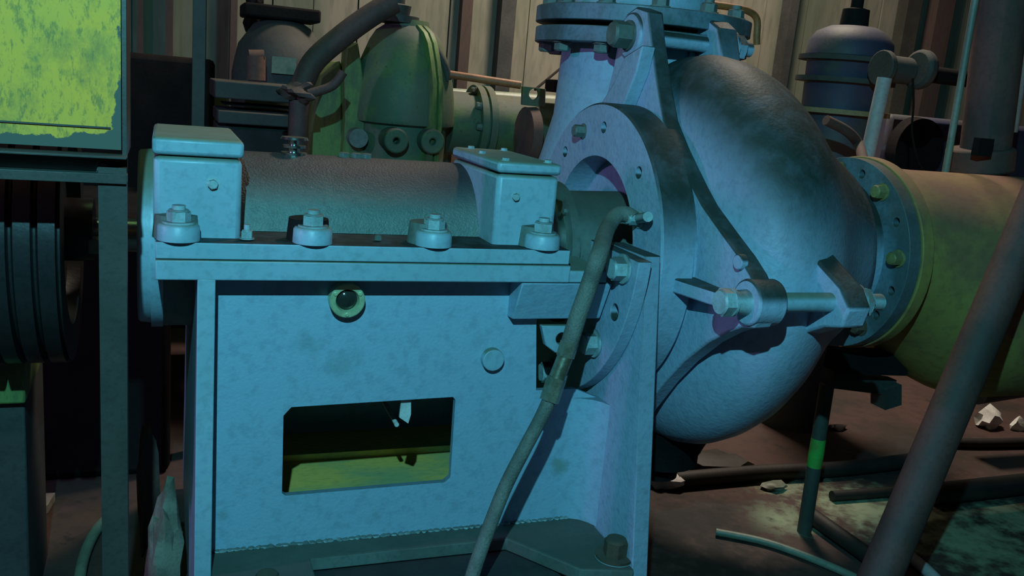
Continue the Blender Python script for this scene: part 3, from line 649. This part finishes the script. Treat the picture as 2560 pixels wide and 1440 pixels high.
# ================================================================== right background
tk = thing('flanged_tank', 'dull blue domed vessel with three flat flanges beyond the pump casing', 'tank', (PY(2110, 200, 2.3).x, 2.4, .5))
TY2 = 2.3
def Z2(y): return PY(2110, y, TY2).z
def w2(px): return px/FPX*2.95
tc = (PY(2112, 200, TY2).x, TY2, 0)
part('vessel', MB().lathe([(0, w2(88)), (Z2(290), w2(88)), (Z2(150), w2(92)), (Z2(140), w2(98)), (Z2(105), w2(95)), (Z2(80), w2(80)), (Z2(65), w2(52)), (Z2(58), 0)], 'Z', tc, 56), M['violet'], tk)
for y in (148, 202, 280):
    part('flange', MB().lathe([(Z2(y+7), 0), (Z2(y+7), w2(112)), (Z2(y-5), w2(112)), (Z2(y-5), 0)], 'Z', tc, 64), M['machine'] if y < 280 else M['wood'], tk)
part('top_gear', MB().lathe([(Z2(62), w2(32)), (Z2(20), w2(30)), (Z2(15), w2(14)), (Z2(-40), w2(14)), (Z2(-40), 0)], 'Z', tc, 24), M['dark'], tk)
single('leaning_pipe', MB().cyl(PY(2212, 195, 2.0), PY(2166, 400, 2.0), .0195), M['pale'], 'whitish leaning pipe in front of the flanged tank', 'pipe', loc=tuple(PY(2166, 400, 2.0)))
vv = thing('gate_valve', 'small grey valve on a side pipe right of the tank', 'valve', tuple(PY(2260, 175, 2.1)))
va, vb = PY(2195, 165, 2.1), PY(2400, 195, 2.1)
part('valve_body', MB().cyl(PY(2205, 170, 2.1), PY(2270, 178, 2.1), .038).cyl(PY(2200, 169, 2.1), PY(2212, 171, 2.1), .05), M['machine'], vv, bevel=.003)
part('hand_wheel', MB().cyl(PY(2290, 172, 2.08), PY(2312, 176, 2.08), .056), M['machine'], vv, bevel=.01)
part('side_pipe', MB().cyl(PY(2265, 178, 2.12), PY(2420, 198, 2.12), .024), M['dark'], vv)
single('thin_cord', MB().tube([PY(2282, 195, 2.05), PY(2284, 260, 2.05), PY(2280, 330, 2.05), PY(2295, 400, 2.05), PY(2320, 440, 2.05)], .003, 8), M['dark'], 'thin dark cord hanging down from the small valve', 'cord', loc=tuple(PY(2282, 195, 2.05)))
single('pale_pole', MB().cyl(PY(2445, -40, 1.68), PY(2362, 440, 1.68), .0085, n=16), M['palegreen'], 'thin pale green pole left of the rusty column', 'pole', loc=tuple(PY(2362, 440, 1.95)))
rcx = thing('rusty_column', 'thick red-brown rusty pipe coming down onto the suction pipe at the upper right', 'pipe', tuple(PY(2450, 440, 1.75)))
part('column_pipe', MB().cyl(PY(2515, -60, 1.75), PY(2455, 440, 1.75), .060, n=40), M['rust'], rcx)
part('column_collar', MB().cyl(PY(2452, 370, 1.75), PY(2446, 428, 1.75), .082, n=40), M['rust'], rcx, bevel=.006)
part('slot_plate', bb_(2452, 345, 2478, 392, 1.66, .02), M['dark'], rcx)
single('edge_pole', MB().cyl(PY(2585, -30, 2.3), PY(2530, 330, 2.3), .018, n=16), M['pale'], 'pale pole running down at the upper right corner, beyond the rusty column', 'pole', loc=tuple(PY(2530, 330, 2.3)))
single('dark_opening', MB().lathe([(0, .0), (0, .125), (.05, .13), (.05, 0)], 'Y', (PY(2300, 375, 2.85).x, 2.85, PY(2300, 375, 2.85).z), 40), M['dark'], 'round black cover above the suction pipe, below the small valve', 'cover', loc=tuple(PY(2300, 375, 2.5)))
single('background_duct', MB().box(PY(2180, 300, 3.0).x, PY(2570, 300, 3.0).x+.8, 2.9, 3.3, PY(2300, 430, 3.0).z, PY(2300, 292, 3.0).z), M['violet'], 'long grey duct running level behind the suction pipe', 'duct', loc=tuple(PY(2300, 430, 3.0)), bevel=.02)
single('curved_strap', MB().tube([PY(2065, 300, 2.0), PY(2120, 330, 2.0), PY(2150, 370, 2.0), PY(2165, 455, 1.66)], .014), M['rust'], 'rusty curved strap between pump casing and white leaning pipe', 'strap', loc=tuple(PY(2120, 330, 2.0)))
# green-grey posts against the wall at the right
for x0, x1, m_, n_ in ((2255, 2290, 'greypost', 6), (2330, 2372, 'post', 7), (1965, 1985, 'machine', 8)):
    post('trim_%d' % n_, x0, x1, 100, 300, WY-.1, .08, m_, None, 0)

# brown tube at top
single('brown_tube', MB().tube([PY(1766, 10, 1.95), PY(1826, 18, 1.95), PY(1871, 28, 1.95), PY(1892, 48, 1.95), PY(1892, 90, 1.95), PY(1892, 112, 1.95)], .0085), M['brown'], 'thin brown tube bent down beside the top pipe flange', 'tube', loc=tuple(PY(1892, 112, 1.95)))

# ================================================================== right foreground and floor
single('brace_pipe', MB().cyl(PY(2640, 395, 1.28), PY(2150, 1560, 1.12), .0365, n=40), M['darkpipe'], 'thick dark pipe leaning diagonally across the lower right', 'pipe', loc=tuple(PY(2150, 1500, 1.15)))
fr = thing('pipe_support', 'low dark iron trestle below the suction pipe, its near leg daubed green', 'support', tuple(PZ(2010, 1330, 0)))
pt = PZ(2010, 1330, 0)
part('near_leg', MB().cyl(pt, PY(2068, 960, pt.y), .017), mat('leg_green_daub', (.055, .06, .05), (.04, .045, .035), 7, rough=.7), fr)
gd_ = PY(2068, 960, pt.y)-pt
part('paint_daub', MB().cyl(pt+gd_*.42, pt+gd_*.52, .0165, .0180).cyl(pt+gd_*.52, pt+gd_*.60, .0180, .0176).cyl(pt+gd_*.60, pt+gd_*.68, .0176, .0165), mat('bright_green_paint', (.05, .42, .06), (.10, .28, .05), 30, rough=.6), fr, 'bright green paint daub')
part('cross_bar', MB().beam(PY(2070, 945, pt.y), PY(2225, 965, pt.y), .03, .04), M['machine'], fr)
part('rear_leg', MB().beam(PY(2215, 960, pt.y), PY(2215, 1010, pt.y), .05, .05, (0, 1, 0)), M['machine'], fr)
part('top_block', MB().beam(PY(2085, 900, pt.y-.02), PY(2250, 905, pt.y-.02), .06, .05), M['dark'], fr)
def floorpipe(nm, pts, r, m_, lab, cat='pipe', z=None):
    return single(nm, MB().tube([PZ(x, y, r+.001) for x, y in pts], r), M[m_], lab, cat, loc=tuple(PZ(*pts[0], 0)))
floorpipe('floor_pipe', ((1690, 1200), (1900, 1182), (2100, 1172), (2290, 1150)), .022, 'channel', 'dark pipe lying across the floor from under the casing to the leaning pipe')
floorpipe('floor_pipe', ((2330, 1235), (2450, 1222), (2600, 1205)), .03, 'channel', 'dark pipe lying on the floor right of the leaning pipe')
floorpipe('floor_cable', ((2080, 1240), (2200, 1232), (2260, 1226)), .014, 'channel', 'short dark cable on the pale patch left of the leaning pipe', 'cable')
floorpipe('floor_cable', ((2350, 1105), (2450, 1108), (2600, 1105)), .016, 'channel', 'dark cable across the reddish floor at the far right', 'cable')
floorpipe('floor_conduit', ((1790, 1330), (1900, 1352), (2000, 1385), (2130, 1440), (2200, 1480)), .009, 'palegreen', 'conduit coloured pale as a thin highlight, curving over the floor towards the lower right', 'conduit')  # pale colour paints in a thin highlight
floorpipe('floor_strip', ((2030, 1290), (2100, 1340), (2170, 1390), (2230, 1440)), .02, 'channel', 'dark strip running diagonally from the trestle foot', 'strip')
floorpipe('floor_conduit', ((2250, 1372), (2310, 1420), (2350, 1460)), .014, 'pale', 'pale pinkish conduit end at the bottom right of the leaning pipe', 'conduit')
single('white_rag', MB().blob(PZ(1655, 1185, .03), .045, 9, .5, 3, (1.2, .8, .65)), M['paper'], 'crumpled white rag on the floor under the casing', 'rag', loc=tuple(PZ(1655, 1185, 0)))
for i, (x, y, r, lab) in enumerate(((2475, 1048, .05, 'square white lump of rubble at the right edge'), (2545, 1062, .03, 'small white lump of rubble at the right edge, beside the bigger one'))):
    single('white_rubble', MB().blob(PZ(x, y, r*.6), r, 20+i, .35, 2, (1, .6, .8)), M['paper'], lab, 'rubble', 'white rubble lumps', loc=tuple(PZ(x, y, 0)))
for i, (x, y, r, lab) in enumerate(((2095, 1068, .025, 'small dark chip on the reddish floor behind the trestle'), (1795, 1160, .07, 'dark lump of debris under the casing edge'), (1935, 1215, .03, 'low pale lump beside the trestle leg'))):
    single('debris_lump', MB().blob(PZ(x, y, r*.3), r, 40+i, .35, 2, (1.3, .8, .4)), M['channel'] if i < 2 else M['palegreen'], lab, 'debris', loc=tuple(PZ(x, y, 0)))
# low pipe under suction pipe, far right
single('low_side_pipe', MB().cyl(PY(2440, 975, 1.95), PY(2640, 945, 1.95), .045, n=32), M['violet'], 'blue-grey pipe low at the right edge below the suction pipe', 'pipe', loc=tuple(PY(2440, 975, 1.95)))
